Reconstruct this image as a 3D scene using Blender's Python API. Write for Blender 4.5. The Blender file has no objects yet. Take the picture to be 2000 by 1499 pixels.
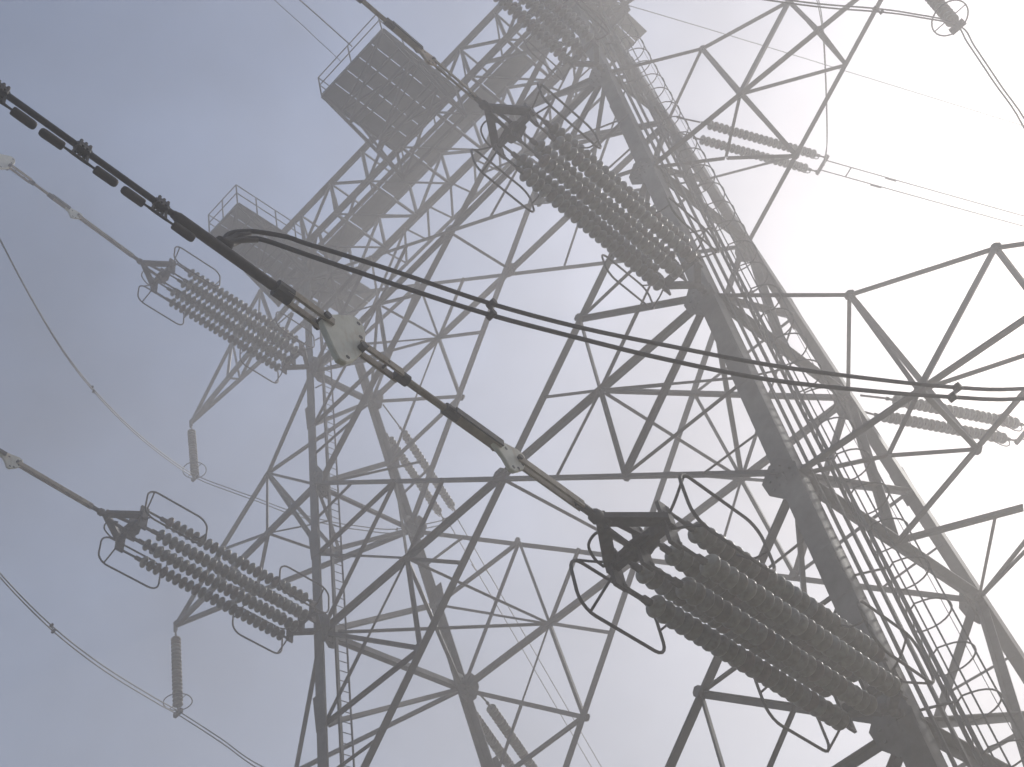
import bpy, bmesh, math, random
from mathutils import Vector, Matrix, Quaternion

random.seed(7)
scene = bpy.context.scene
col = scene.collection
R = math.radians

# ------------------------------------------------------------------ camera
cam_data = bpy.data.cameras.new('camera')
cam_data.sensor_fit = 'HORIZONTAL'
cam_data.sensor_width = 36.0
cam_data.lens = 36.0 * 2490.17 / 2000.0
cam_data.clip_start = 0.1
cam_data.clip_end = 2000.0
cam = bpy.data.objects.new('camera', cam_data)
col.objects.link(cam)
_r = Vector((0.698453, 0.687819, -0.197658))
_d = Vector((-0.618903, 0.441853, -0.649403))
_f = Vector((-0.359336, 0.575909, 0.734307))
cm = Matrix((_r, -_d, -_f)).transposed().to_4x4()
cm.translation = Vector((11.486, -19.307, 1.65))
cam.matrix_world = cm
scene.camera = cam

# ------------------------------------------------------------------ sky, sun, exposure
SUN_EL, SUN_AZ = 37.5, 5.5          # azimuth clockwise from +Y
world = bpy.data.worlds.new('World')
scene.world = world
world.use_nodes = True
wn = world.node_tree.nodes
wl = world.node_tree.links
sky = wn.new('ShaderNodeTexSky')
sky.sky_type = 'NISHITA'
sky.sun_disc = False
sky.sun_elevation = R(SUN_EL)
sky.sun_rotation = R(SUN_AZ)
sky.altitude = 900.0
sky.air_density = 1.0
sky.dust_density = 2.6
sky.ozone_density = 0.6
wn['Background'].inputs['Strength'].default_value = 0.14
sky_tc = wn.new('ShaderNodeTexCoord')
sky_nz = wn.new('ShaderNodeTexNoise')
sky_nz.inputs['Scale'].default_value = 2.6
sky_nz.inputs['Detail'].default_value = 5.0
sky_nz.inputs['Roughness'].default_value = 0.55
wl.new(sky_tc.outputs['Generated'], sky_nz.inputs['Vector'])
sky_mr = wn.new('ShaderNodeMapRange')
sky_mr.inputs['From Min'].default_value = 0.3
sky_mr.inputs['From Max'].default_value = 0.7
sky_mr.inputs['To Min'].default_value = 0.62
sky_mr.inputs['To Max'].default_value = 1.38
wl.new(sky_nz.outputs['Fac'], sky_mr.inputs['Value'])
sky_mu = wn.new('ShaderNodeMixRGB')
sky_mu.blend_type = 'MULTIPLY'
sky_mu.inputs['Fac'].default_value = 1.0
wl.new(sky.outputs['Color'], sky_mu.inputs['Color1'])
wl.new(sky_mr.outputs['Result'], sky_mu.inputs['Color2'])
wl.new(sky_mu.outputs['Color'], wn['Background'].inputs['Color'])

sun_data = bpy.data.lights.new('sun', 'SUN')
sun_data.energy = 3.4
sun_data.angle = R(3.0)
sun_data.color = (1.0, 0.965, 0.91)
sun = bpy.data.objects.new('sun', sun_data)
col.objects.link(sun)
sdir = Vector((math.sin(R(SUN_AZ)) * math.cos(R(SUN_EL)), math.cos(R(SUN_AZ)) * math.cos(R(SUN_EL)), math.sin(R(SUN_EL))))
sun.rotation_euler = sdir.to_track_quat('Z', 'Y').to_euler()
sun.location = sdir * 300

scene.view_settings.view_transform = 'Standard'
scene.view_settings.look = 'None'
scene.view_settings.exposure = 0.36
scene.view_settings.gamma = 1.0
scene.view_settings.use_curve_mapping = False
scene.render.engine = 'CYCLES'
cy = scene.cycles
cy.use_denoising = True
try:
    cy.denoiser = 'OPENIMAGEDENOISE'
except Exception:
    pass
cy.max_bounces = 6
cy.diffuse_bounces = 3
cy.glossy_bounces = 2
cy.volume_bounces = 3
cy.transparent_max_bounces = 4
cy.caustics_reflective = False
cy.caustics_refractive = False

HAZE_DENSITY = 0.0170
HAZE_ANISO = 0.58

# ------------------------------------------------------------------ materials
def new_mat(name):
    m = bpy.data.materials.new(name)
    m.use_nodes = True
    return m, m.node_tree.nodes, m.node_tree.links, m.node_tree.nodes['Principled BSDF']

def metal(name, c0, c1, rough, metallic=0.0, scale=3.0, rust=None, rust_amt=0.5, detail=6.0, per_object=0.0, bump=0.15):
    m, n, l, b = new_mat(name)
    tc = n.new('ShaderNodeTexCoord')
    geo = n.new('ShaderNodeNewGeometry')
    nz = n.new('ShaderNodeTexNoise')
    nz.inputs['Scale'].default_value = scale
    nz.inputs['Detail'].default_value = detail
    nz.inputs['Roughness'].default_value = 0.62
    l.new(geo.outputs['Position'], nz.inputs['Vector'])
    rp = n.new('ShaderNodeValToRGB')
    rp.color_ramp.elements[0].position = 0.32
    rp.color_ramp.elements[0].color = (*c0, 1)
    rp.color_ramp.elements[1].position = 0.68
    rp.color_ramp.elements[1].color = (*c1, 1)
    l.new(nz.outputs['Fac'], rp.inputs['Fac'])
    out = rp.outputs['Color']
    if rust:
        n2 = n.new('ShaderNodeTexNoise')
        n2.inputs['Scale'].default_value = scale * 0.55
        n2.inputs['Detail'].default_value = 8.0
        n2.inputs['Roughness'].default_value = 0.7
        mp = n.new('ShaderNodeMapping')
        mp.inputs['Scale'].default_value = (1.0, 1.0, 0.35)
        mp.inputs['Location'].default_value = (13.1, 4.7, 2.2)
        l.new(geo.outputs['Position'], mp.inputs['Vector'])
        l.new(mp.outputs['Vector'], n2.inputs['Vector'])
        r2 = n.new('ShaderNodeValToRGB')
        r2.color_ramp.elements[0].position = 0.50
        r2.color_ramp.elements[0].color = (0, 0, 0, 1)
        r2.color_ramp.elements[1].position = 0.72
        r2.color_ramp.elements[1].color = (rust_amt, rust_amt, rust_amt, 1)
        l.new(n2.outputs['Fac'], r2.inputs['Fac'])
        mx = n.new('ShaderNodeMixRGB')
        l.new(r2.outputs['Color'], mx.inputs['Fac'])
        l.new(out, mx.inputs['Color1'])
        mx.inputs['Color2'].default_value = (*rust, 1)
        out = mx.outputs['Color']
    if per_object:
        oi = n.new('ShaderNodeObjectInfo')
        mr = n.new('ShaderNodeMapRange')
        mr.inputs['To Min'].default_value = 1.0 - per_object
        mr.inputs['To Max'].default_value = 1.0 + per_object
        l.new(oi.outputs['Random'], mr.inputs['Value'])
        mu = n.new('ShaderNodeMixRGB')
        mu.blend_type = 'MULTIPLY'
        mu.inputs['Fac'].default_value = 1.0
        l.new(out, mu.inputs['Color1'])
        l.new(mr.outputs['Result'], mu.inputs['Color2'])
        out = mu.outputs['Color']
    l.new(out, b.inputs['Base Color'])
    b.inputs['Roughness'].default_value = rough
    b.inputs['Metallic'].default_value = metallic
    if bump:
        bp = n.new('ShaderNodeBump')
        bp.inputs['Strength'].default_value = bump
        bp.inputs['Distance'].default_value = 0.01
        n3 = n.new('ShaderNodeTexNoise')
        n3.inputs['Scale'].default_value = scale * 12
        l.new(geo.outputs['Position'], n3.inputs['Vector'])
        l.new(n3.outputs['Fac'], bp.inputs['Height'])
        l.new(bp.outputs['Normal'], b.inputs['Normal'])
    return m

M = {}
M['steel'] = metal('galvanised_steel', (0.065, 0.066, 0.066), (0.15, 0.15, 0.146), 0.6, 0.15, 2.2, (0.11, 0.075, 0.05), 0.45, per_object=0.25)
M['fitting'] = metal('forged_fitting_steel', (0.045, 0.042, 0.038), (0.10, 0.093, 0.085), 0.62, 0.2, 9.0, (0.07, 0.04, 0.022), 0.6, per_object=0.2)
M['bar'] = metal('weathered_bar_steel', (0.33, 0.27, 0.20), (0.47, 0.40, 0.31), 0.7, 0.0, 7.0, (0.16, 0.09, 0.05), 0.8)
M['plate'] = metal('pale_galvanised_plate', (0.72, 0.70, 0.60), (0.86, 0.84, 0.74), 0.7, 0.0, 5.0, (0.46, 0.30, 0.17), 0.7)
M['rustplate'] = metal('rust_tinted_plate', (0.42, 0.33, 0.24), (0.55, 0.43, 0.31), 0.7, 0.0, 7.0, (0.38, 0.18, 0.08), 0.8)
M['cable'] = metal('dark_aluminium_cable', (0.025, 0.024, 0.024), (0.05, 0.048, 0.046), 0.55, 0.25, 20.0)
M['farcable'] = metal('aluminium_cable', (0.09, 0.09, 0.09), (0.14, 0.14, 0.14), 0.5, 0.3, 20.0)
M['damper'] = metal('dark_damper_weight', (0.04, 0.034, 0.026), (0.075, 0.062, 0.046), 0.6, 0.1, 12.0)
M['deck'] = metal('deck_steel', (0.16, 0.16, 0.15), (0.24, 0.24, 0.225), 0.65, 0.1, 2.0, (0.12, 0.08, 0.05), 0.4, per_object=0.2)
M['concrete'] = metal('concrete', (0.30, 0.29, 0.27), (0.40, 0.39, 0.36), 0.9, 0.0, 2.0)

def porcelain():
    m, n, l, b = new_mat('glazed_porcelain')
    oi = n.new('ShaderNodeObjectInfo')
    rp = n.new('ShaderNodeValToRGB')
    rp.color_ramp.interpolation = 'CONSTANT'
    cols = [(0.0, (0.20, 0.185, 0.135)), (0.16, (0.245, 0.235, 0.195)), (0.3, (0.17, 0.145, 0.10)), (0.42, (0.26, 0.262, 0.255)),
            (0.56, (0.225, 0.21, 0.165)), (0.70, (0.155, 0.105, 0.075)), (0.78, (0.215, 0.22, 0.17)), (0.9, (0.30, 0.29, 0.25))]
    e = rp.color_ramp.elements
    e[0].position, e[0].color = cols[0][0], (*cols[0][1], 1)
    e[1].position, e[1].color = cols[1][0], (*cols[1][1], 1)
    for p, c in cols[2:]:
        x = e.new(p)
        x.color = (*c, 1)
    l.new(oi.outputs['Random'], rp.inputs['Fac'])
    geo = n.new('ShaderNodeNewGeometry')
    nz = n.new('ShaderNodeTexNoise')
    nz.inputs['Scale'].default_value = 11.0
    nz.inputs['Detail'].default_value = 5.0
    l.new(geo.outputs['Position'], nz.inputs['Vector'])
    r2 = n.new('ShaderNodeValToRGB')
    r2.color_ramp.elements[0].position = 0.35
    r2.color_ramp.elements[0].color = (0.55, 0.50, 0.45, 1)
    r2.color_ramp.elements[1].position = 0.65
    r2.color_ramp.elements[1].color = (1.1, 1.1, 1.08, 1)
    l.new(nz.outputs['Fac'], r2.inputs['Fac'])
    mu = n.new('ShaderNodeMixRGB')
    mu.blend_type = 'MULTIPLY'
    mu.inputs['Fac'].default_value = 0.8
    l.new(rp.outputs['Color'], mu.inputs['Color1'])
    l.new(r2.outputs['Color'], mu.inputs['Color2'])
    l.new(mu.outputs['Color'], b.inputs['Base Color'])
    b.inputs['Roughness'].default_value = 0.38
    return m
M['porcelain'] = porcelain()

def ground_mat():
    m, n, l, b = new_mat('rough_grass_ground')
    geo = n.new('ShaderNodeNewGeometry')
    a = n.new('ShaderNodeTexNoise')
    a.inputs['Scale'].default_value = 0.35
    a.inputs['Detail'].default_value = 9.0
    l.new(geo.outputs['Position'], a.inputs['Vector'])
    rp = n.new('ShaderNodeValToRGB')
    rp.color_ramp.elements[0].position = 0.35
    rp.color_ramp.elements[0].color = (0.07, 0.085, 0.04, 1)
    rp.color_ramp.elements[1].position = 0.65
    rp.color_ramp.elements[1].color = (0.15, 0.135, 0.085, 1)
    l.new(a.outputs['Fac'], rp.inputs['Fac'])
    l.new(rp.outputs['Color'], b.inputs['Base Color'])
    b.inputs['Roughness'].default_value = 0.95
    bp = n.new('ShaderNodeBump')
    bp.inputs['Strength'].default_value = 0.6
    c = n.new('ShaderNodeTexNoise')
    c.inputs['Scale'].default_value = 9.0
    l.new(geo.outputs['Position'], c.inputs['Vector'])
    l.new(c.outputs['Fac'], bp.inputs['Height'])
    l.new(bp.outputs['Normal'], b.inputs['Normal'])
    return m
M['ground'] = ground_mat()

# ------------------------------------------------------------------ helpers
def V(*a):
    return Vector(a[0]) if len(a) == 1 else Vector(a)

def mesh_from(name, verts, faces, smooth=False):
    me = bpy.data.meshes.new(name)
    me.from_pydata([tuple(v) for v in verts], [], faces)
    if smooth:
        me.polygons.foreach_set('use_smooth', [True] * len(me.polygons))
    me.update()
    return me

def tag(o, label, cat, group=None):
    o['label'] = label
    o['category'] = cat
    if group:
        o['group'] = group
    return o

def empty(name, matrix=None, parent=None):
    o = bpy.data.objects.new(name, None)
    o.empty_display_size = 0.3
    col.objects.link(o)
    if parent:
        o.parent = parent
    if matrix is not None:
        o.matrix_basis = matrix
    return o

def obj(name, me, mat, parent=None, matrix=None):
    if mat is not None and len(me.materials) == 0:
        me.materials.append(mat)
    o = bpy.data.objects.new(name, me)
    col.objects.link(o)
    if parent:
        o.parent = parent
    if matrix is not None:
        o.matrix_basis = matrix
    return o

def with_mat(me, mat, cache={}):
    k = (me.name, mat.name)
    if k not in cache:
        c = me.copy()
        c.materials.append(mat)
        cache[k] = c
    return cache[k]

# unit shapes, length 1 along +Z
def unit_angle():
    t = 0.11
    p = [(0, 0), (1, 0), (1, t), (t, t), (t, 1), (0, 1)]
    p = [(x - 0.32, y - 0.32) for x, y in p]
    v = [(x, y, 0) for x, y in p] + [(x, y, 1) for x, y in p]
    f = [tuple(range(5, -1, -1)), tuple(range(6, 12))]
    f += [(i, (i + 1) % 6, 6 + (i + 1) % 6, 6 + i) for i in range(6)]
    return mesh_from('unit_angle', v, f)

def unit_box():
    v = [(x, y, z) for z in (0, 1) for x, y in ((-.5, -.5), (.5, -.5), (.5, .5), (-.5, .5))]
    f = [(3, 2, 1, 0), (4, 5, 6, 7)] + [(i, (i + 1) % 4, 4 + (i + 1) % 4, 4 + i) for i in range(4)]
    return mesh_from('unit_box', v, f)

def unit_rod(n=10):
    v = [(math.cos(2 * math.pi * i / n) * .5, math.sin(2 * math.pi * i / n) * .5, z) for z in (0, 1) for i in range(n)]
    f = [tuple(range(n - 1, -1, -1)), tuple(range(n, 2 * n))] + [(i, (i + 1) % n, n + (i + 1) % n, n + i) for i in range(n)]
    return mesh_from('unit_rod', v, f)

UA, UB, UR = unit_angle(), unit_box(), unit_rod()

def frame(a, b, ref):
    a, b, ref = Vector(a), Vector(b), Vector(ref)
    z = (b - a).normalized()
    x = ref - z * ref.dot(z)
    if x.length < 1e-4:
        x = Vector((1, 0, 0)) - z * z.x
        if x.length < 1e-4:
            x = Vector((0, 1, 0))
    x.normalize()
    y = z.cross(x)
    m = Matrix((x, y, z)).transposed().to_4x4()
    m.translation = a
    return m, (b - a).length

def member(name, a, b, w, mat, parent, shape=None, ref=(0, -1, 0), w2=None, trim=0.0, inv=None):
    """one straight piece from a to b"""
    a, b = Vector(a), Vector(b)
    if trim:
        d = (b - a).normalized() * trim
        a, b = a + d, b - d
    m, L = frame(a, b, ref)
    m = m @ Matrix.Diagonal((w, w2 or w, L, 1))
    if inv is not None:
        m = inv @ m
    return obj(name, with_mat(shape or UA, mat), None, parent, m)

def tube_mesh(name, pts, r, n=8, closed=False, caps=True):
    pts = [Vector(p) for p in pts]
    k = len(pts)
    rr = r if isinstance(r, (list, tuple)) else [r] * k
    verts, faces = [], []
    up = None
    for i, p in enumerate(pts):
        if closed:
            t = pts[(i + 1) % k] - pts[i - 1]
        else:
            t = pts[min(i + 1, k - 1)] - pts[max(i - 1, 0)]
        t.normalize()
        if up is None:
            up = Vector((0, 0, 1)) if abs(t.z) < 0.9 else Vector((1, 0, 0))
        x = up - t * up.dot(t)
        x.normalize()
        up = x
        y = t.cross(x)
        for j in range(n):
            a = 2 * math.pi * j / n
            verts.append(p + (x * math.cos(a) + y * math.sin(a)) * rr[i])
    for i in range(k if closed else k - 1):
        for j in range(n):
            a, b = i * n + j, i * n + (j + 1) % n
            i2 = (i + 1) % k
            faces.append((a, b, i2 * n + (j + 1) % n, i2 * n + j))
    if caps and not closed:
        faces.append(tuple(range(n - 1, -1, -1)))
        faces.append(tuple(range((k - 1) * n, k * n)))
    return mesh_from(name, verts, faces, True)

def lathe_mesh(name, prof, n=16, smooth=True):
    """profile (r, z) revolved about Z"""
    v = []
    for r, z in prof:
        for j in range(n):
            a = 2 * math.pi * j / n
            v.append((r * math.cos(a), r * math.sin(a), z))
    f = []
    for i in range(len(prof) - 1):
        for j in range(n):
            a, b = i * n + j, i * n + (j + 1) % n
            f.append((a, b, b + n, a + n))
    f.append(tuple(range(n - 1, -1, -1)))
    f.append(tuple(range((len(prof) - 1) * n, len(prof) * n)))
    return mesh_from(name, v, f, smooth)

def smooth_path(pts, sub=6):
    """Catmull-Rom through the points"""
    P = [Vector(p) for p in pts]
    P = [P[0] * 2 - P[1]] + P + [P[-1] * 2 - P[-2]]
    out = []
    for i in range(1, len(P) - 2):
        for s in range(sub):
            t = s / sub
            a, b, c, d = P[i - 1], P[i], P[i + 1], P[i + 2]
            out.append(0.5 * ((2 * b) + (c - a) * t + (2 * a - 5 * b + 4 * c - d) * t * t + (3 * b - a - 3 * c + d) * t ** 3))
    out.append(P[-2])
    return out

def plate_mesh(name, outline, thick, axis='X', bevel=True):
    """extrude a 2-D outline; axis X: outline is (y, z)"""
    bm = bmesh.new()
    def p3(q, h):
        return (h, q[0], q[1]) if axis == 'X' else ((q[0], h, q[1]) if axis == 'Y' else (q[0], q[1], h))
    lo = [bm.verts.new(p3(q, -thick / 2)) for q in outline]
    hi = [bm.verts.new(p3(q, thick / 2)) for q in outline]
    bm.faces.new(lo)
    bm.faces.new(hi[::-1])
    k = len(outline)
    for i in range(k):
        bm.faces.new((lo[i], hi[i], hi[(i + 1) % k], lo[(i + 1) % k]))
    bmesh.ops.recalc_face_normals(bm, faces=bm.faces)
    if bevel:
        bmesh.ops.bevel(bm, geom=[e for e in bm.edges], offset=thick * 0.18, segments=1, affect='EDGES')
    me = bpy.data.meshes.new(name)
    bm.to_mesh(me)
    bm.free()
    return me

def lerp(a, b, t):
    return Vector(a) * (1 - t) + Vector(b) * t

# ------------------------------------------------------------------ ground
GS = 112.0
N = 40
gv, gf = [], []
for i in range(N + 1):
    for j in range(N + 1):
        x, y = -GS + 2 * GS * i / N, -GS + 2 * GS * j / N
        z = 0.16 * math.sin(x * 0.21 + 1.3) * math.cos(y * 0.17) + 0.10 * math.sin(x * 0.53 + y * 0.41) - 0.12
        if abs(x) < 13 and abs(y) < 11:
            z = min(z, -0.06)
        gv.append((x, y, z))
for i in range(N):
    for j in range(N):
        a = i * (N + 1) + j
        gf.append((a, a + N + 1, a + N + 2, a + 1))
g = obj('ground', mesh_from('ground', gv, gf, True), M['ground'])
g['kind'] = 'structure'

# ------------------------------------------------------------------ tower
LEGS = {'A': ((6.15, -3.48), (6.06, -0.93)), 'B': ((6.29, 3.97), (6.22, 0.32)),
        'C': ((-5.87, -3.50), (-6.85, -0.55)), 'D': ((-5.74, 3.40), (-6.71, 0.58))}
LEV = {0: 10.35, 1: 15.47, 2: 20.97, 3: 26.44, 4: 31.84, 5: 37.34}

def level(k):
    if k <= 0:
        return 10.35 + 5.12 * k
    i = min(int(math.floor(k)), 4)
    return LEV[i] + (k - i) * (LEV[i + 1] - LEV[i])

def nd(l, k):
    z = level(k)
    t = (z - 10.35) / (37.34 - 10.35)
    (x0, y0), (x1, y1) = LEGS[l]
    return Vector((x0 + (x1 - x0) * t, y0 + (y1 - y0) * t, z))

KB = -10.35 / 5.12            # level of the ground
tower = empty('lattice_tower')
tag(tower, 'huge grey lattice steel tower fading into the fog, with caged ladder and top platforms', 'tower')
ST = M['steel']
INW = {'A': (-1, 1), 'B': (-1, -1), 'C': (1, 1), 'D': (1, -1)}

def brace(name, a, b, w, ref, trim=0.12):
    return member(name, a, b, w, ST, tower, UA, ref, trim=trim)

# legs: heavy angles in three lengths each, with splice plates
def leg_mesh(l):
    sx, sy = INW[l]
    w, t = {'A': (0.42, 0.045), 'B': (0.34, 0.04), 'C': (0.32, 0.04), 'D': (0.26, 0.035)}[l]
    prof = [(0, 0), (w * sx, 0), (w * sx, t * sy), (t * sx, t * sy), (t * sx, w * sy), (0, w * sy)]
    prof = [(x - 0.14 * sx, y - 0.14 * sy) for x, y in prof]
    ks = [KB, 1, 3, 5.05]
    v, f = [], []
    for k in ks:
        p = nd(l, k)
        s = 1.0 - 0.028 * (k - KB)
        v += [(p.x + x * s, p.y + y * s, p.z) for x, y in prof]
    for s in range(len(ks) - 1):
        for i in range(6):
            f.append((s * 6 + i, s * 6 + (i + 1) % 6, s * 6 + 6 + (i + 1) % 6, s * 6 + 6 + i))
    f.append(tuple(range(5, -1, -1)))
    f.append(tuple(range(len(ks) * 6 - 6, len(ks) * 6)))
    me = mesh_from('leg', v, f)
    bm = bmesh.new()
    bm.from_mesh(me)
    bmesh.ops.recalc_face_normals(bm, faces=bm.faces)
    bm.to_mesh(me)
    bm.free()
    return me

for l in 'ABCD':
    lg = obj('leg', leg_mesh(l), ST, tower)
    sx, sy = INW[l]
    # step bolts and splice plates ride on the leg
    for k in (0.55, 1.55, 2.55, 3.55, 4.55):
        p = nd(l, k)
        member('splice_plate', p + V(0.05 * sx, -0.165 * sy, -0.45), p + V(0.05 * sx, -0.165 * sy, 0.45), 0.34, ST, lg, UB, (0, 1, 0), 0.34).scale = Vector((0.03, 0.34, 0.9))
    p0 = nd(l, KB)
    fb = bpy.data.meshes.new('footing')
    bm = bmesh.new()
    bmesh.ops.create_cube(bm, size=1.0, matrix=Matrix.Translation(p0 + V(0, 0, 0.12)) @ Matrix.Diagonal((1.5, 1.5, 0.55, 1)))
    bmesh.ops.bevel(bm, geom=list(bm.edges), offset=0.05, segments=2, affect='EDGES')
    bm.to_mesh(fb)
    bm.free()
    obj('concrete_footing', fb, M['concrete'], tower)

def oct_plate(c, w, h, axis, parent, mat, thick=0.03, rot=0.0):
    k = 0.34
    o = [(-w, -h * k), (-w * k, -h), (w * k, -h), (w, -h * k), (w, h * k), (w * k, h), (-w * k, h), (-w, h * k)]
    o = [(x * random.uniform(.9, 1.1), y * random.uniform(.9, 1.1)) for x, y in o]
    me = plate_mesh('gusset_plate', o, thick, axis, False)
    if w > 0.22:
        bm = bmesh.new()
        bm.from_mesh(me)
        for bx in (-0.6, -0.2, 0.2, 0.6):
            for by in (-0.62, -0.22, 0.22, 0.62):
                if abs(bx * by) > 0.3:
                    continue
                p = (bx * w, by * h)
                mt = Matrix.Translation(V(0, p[0], p[1]) if axis == 'X' else V(p[0], 0, p[1]))
                mt = mt @ (Matrix.Rotation(R(90), 4, 'Y') if axis == 'X' else Matrix.Rotation(R(90), 4, 'X'))
                bmesh.ops.create_cone(bm, cap_ends=True, segments=6, radius1=0.026, radius2=0.026, depth=thick + 0.05, matrix=mt)
        bm.to_mesh(me)
        bm.free()
    return obj('gusset_plate', me, mat, parent, Matrix.Translation(Vector(c)) @ Matrix.Rotation(rot, 4, axis))

# broad faces (transverse): near face C-A, far face D-B
def broad_face(L, Rr, out):
    ref = (0, -out, 0)
    off = V(0, -0.10 * out, 0)
    for kc in (0, 2, 4):
        Lc, Rc = nd(L, kc), nd(Rr, kc)
        Mc = (Lc + Rc) / 2
        brace('horizontal_strut', Lc, Rc, 0.135, ref, 0.2)
        up, dn = kc + 1, kc - 1
        brace('diagonal_brace', nd(Rr, dn) + off, nd(L, up) + off, 0.125, ref, 0.2)
        brace('diagonal_brace', nd(Rr, up) - off, nd(L, dn) - off, 0.185, ref, 0.2)
        oct_plate(Mc, 0.24, 0.26, 'Y', tower, ST)
        for S in (L, Rr):
            Sc = nd(S, kc)
            q = (Sc + Mc) / 2
            oct_plate(q, 0.12, 0.12, 'Y', tower, ST, 0.025)
            for s in (1, -1):
                end = nd(S, kc + s)
                d = (end + Mc) / 2
                if kc == 0 and s < 0:
                    brace('secondary_brace', d, Sc, 0.13, ref)
                    continue
                lm = nd(S, kc + 0.5 * s)
                e2 = (d + Mc) / 2
                # the two diagonals lie either side of the face plane
                so = off if (S == L) == (s > 0) else -off
                dd, ee = d + so * 0.8, e2 + so * 0.8
                for p_, q_, w_ in ((dd, Sc, 0.115), (dd, q, 0.085), (lm, dd, 0.09), (q, ee, 0.075), (lm, (d + Sc) / 2, 0.06),
                                   (q, (d + Sc) / 2, 0.06), (nd(S, kc + 0.75 * s), (d + end) / 2 + so * 0.8, 0.055)):
                    brace('secondary_brace', p_, q_, w_, ref, 0.0)
                oct_plate(d, 0.10, 0.10, 'Y', tower, ST, 0.025)
        for k in (kc, kc + 1):
            for S in (L, Rr):
                if k <= 5:
                    c = nd(S, k) + V(0.18 * INW[S][0], -0.11 * out, 0)
                    oct_plate(c, 0.34 if S == 'A' else 0.26, 0.42, 'Y', tower, ST, 0.03)

broad_face('C', 'A', 1)
broad_face('D', 'B', -1)

# narrow faces (along the line)
def narrow_face(a, b, out, kbrace):
    ref = (out, 0, 0)
    for k in (-1, 0, 1, 2, 3, 4, 5):
        A_, B_ = nd(a, k), nd(b, k)
        Nm = (A_ + B_) / 2
        brace('side_strut', A_, B_, (0.20 if k < 4 else 0.15) if kbrace else (0.155 if k % 2 == 0 else 0.10), ref, 0.1)
        if k >= 0 and kbrace:
            brace('side_brace', B_, (nd(a, k - 1) + nd(b, k - 1)) / 2, 0.17, ref)
        if 0 <= k < 5:
            brace('side_brace', A_, nd(b, k + 0.5), 0.125, ref)
            if not kbrace:
                brace('side_brace', nd(a, k + 0.5), nd(b, k + 1), 0.10, ref)
        if k < 5:
            for S in (a, b):
                c = nd(S, k) + V(0.12 * -out, 0.16 * INW[S][1], -0.05)
                oct_plate(c, 0.30 if a == 'A' else 0.24, 0.42, 'X', tower, ST, 0.03)

narrow_face('A', 'B', 1, True)
narrow_face('C', 'D', -1, False)

# plan bracing at the string levels
for k in (2, 4):
    A_, B_, C_, D_ = (nd(l, k) for l in 'ABCD')
    Mn, Mf = (A_ + C_) / 2, (B_ + D_) / 2
    qa, qc, qb, qd = (A_ + Mn) / 2, (C_ + Mn) / 2, (B_ + Mf) / 2, (D_ + Mf) / 2
    for p, q, w in ((C_, qd, .10), (D_, qc, .09), (A_, qb, .10), (B_, qa, .09), (qa, qb, .08), (qc, qd, .08), (Mn, Mf, .085)):
        brace('plan_brace', p, q, w, (0, 0, 1))
for k in (1, 3):
    a_, b_, c_, d_ = (nd(l, k) for l in 'ABCD')
    brace('plan_brace', a_, (b_ + a_) / 2 + V(-2.2, 0.3, 0.2), .09, (0, 0, 1))
    brace('plan_brace', c_, (d_ + c_) / 2 + V(2.2, 0.3, 0.2), .09, (0, 0, 1))

# ---- jumper arms: triangular trusses reaching out sideways
def jumper_arm(near0, far0, near1, far1, tip, u1, u2, t1, t2, extra=None):
    arm = empty('jumper_arm', None, tower)
    def m(a, b, w, n='arm_brace', ref=(0, 0, 1)):
        return member(n, a, b, w * 0.82, ST, arm, UA, ref, trim=0.04)
    tip = Vector(tip)
    b1, b2 = lerp(near0, tip, t1), lerp(near0, tip, t2)
    f1, f2 = lerp(far0, tip, t1 - 0.03), lerp(far0, tip, t2 - 0.02)
    m(near0, tip, 0.17, 'arm_chord')
    m(far0, tip, 0.15, 'arm_chord')
    u1, u2 = Vector(u1), Vector(u2)
    m(u1, u2, 0.14, 'arm_chord')
    m(u2, tip, 0.13, 'arm_chord')
    m(near1, u1, 0.12)
    m(far1, u1, 0.11)
    m(u1, b1, 0.10)
    m(u1, f1, 0.15)
    m(b1, f1, 0.12)
    m(u2, b1, 0.12)
    m(b1, f2, 0.12)
    m(u2, b2, 0.12)
    m(u2, f2, 0.11)
    m(b2, f2, 0.12)
    w = lerp(near0, f1, 0.52) + V(0, 0, 0.15)
    m(near0, w, 0.12)
    m(w, f1, 0.12)
    m(b1, w, 0.07)
    for c in (u1, b1, f1, u2, b2):
        oct_plate(c, 0.115, 0.12, 'Y', arm, ST, 0.025)
    if extra:
        for a, b, ww in extra:
            m(a, b, ww)
    # tip hanger plate
    member('tip_hanger', tip + V(0, 0, -0.22), tip + V(0, 0, 0.18), 0.16, ST, arm, UB, (1, 0, 0), 0.05)
    return arm

T3, T4, T5 = V(13.25, 0.0, 28.45), V(13.2, 0.0, 17.45), V(13.2, 0.2, 39.45)
T1, T2, T0 = V(-15.68, 1.1, 39.11), V(-15.2, 0.0, 28.42), V(-15.0, 0.0, 17.4)
jumper_arm(nd('A', 3), nd('B', 3), nd('A', 4), nd('B', 4), T3, (8.30, 0, 31.70), (10.78, 0, 30.5), .357, .67,
           [(nd('B', 3.5), lerp(nd('B', 3), T3, .327), .09)])
jumper_arm(nd('A', 1), (6.27, 0.21, 15.47), nd('A', 2), nd('B', 2), T4, (8.0, 0, 20.95), (10.79, 0, 19.45), .33, .66,
           [((6.27, 0.21, 15.47), (8.49, 0.0, 14.41), .17), ((8.49, 0, 14.41), (13.1, 0, 12.4), .15), (nd('B', 1), (8.03, 0, 14.62), .08),
            (nd('B', 1), (9.2, 1.4, 15.2), .12), (nd('B', 1), (9.0, 1.0, 14.6), .10)])
jumper_arm(nd('A', 5), nd('B', 5), (6.1, -0.9, 39.3), (6.2, 0.7, 39.3), T5, (8.3, 0.1, 42.0), (10.8, 0.1, 41.2), .35, .67)
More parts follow.
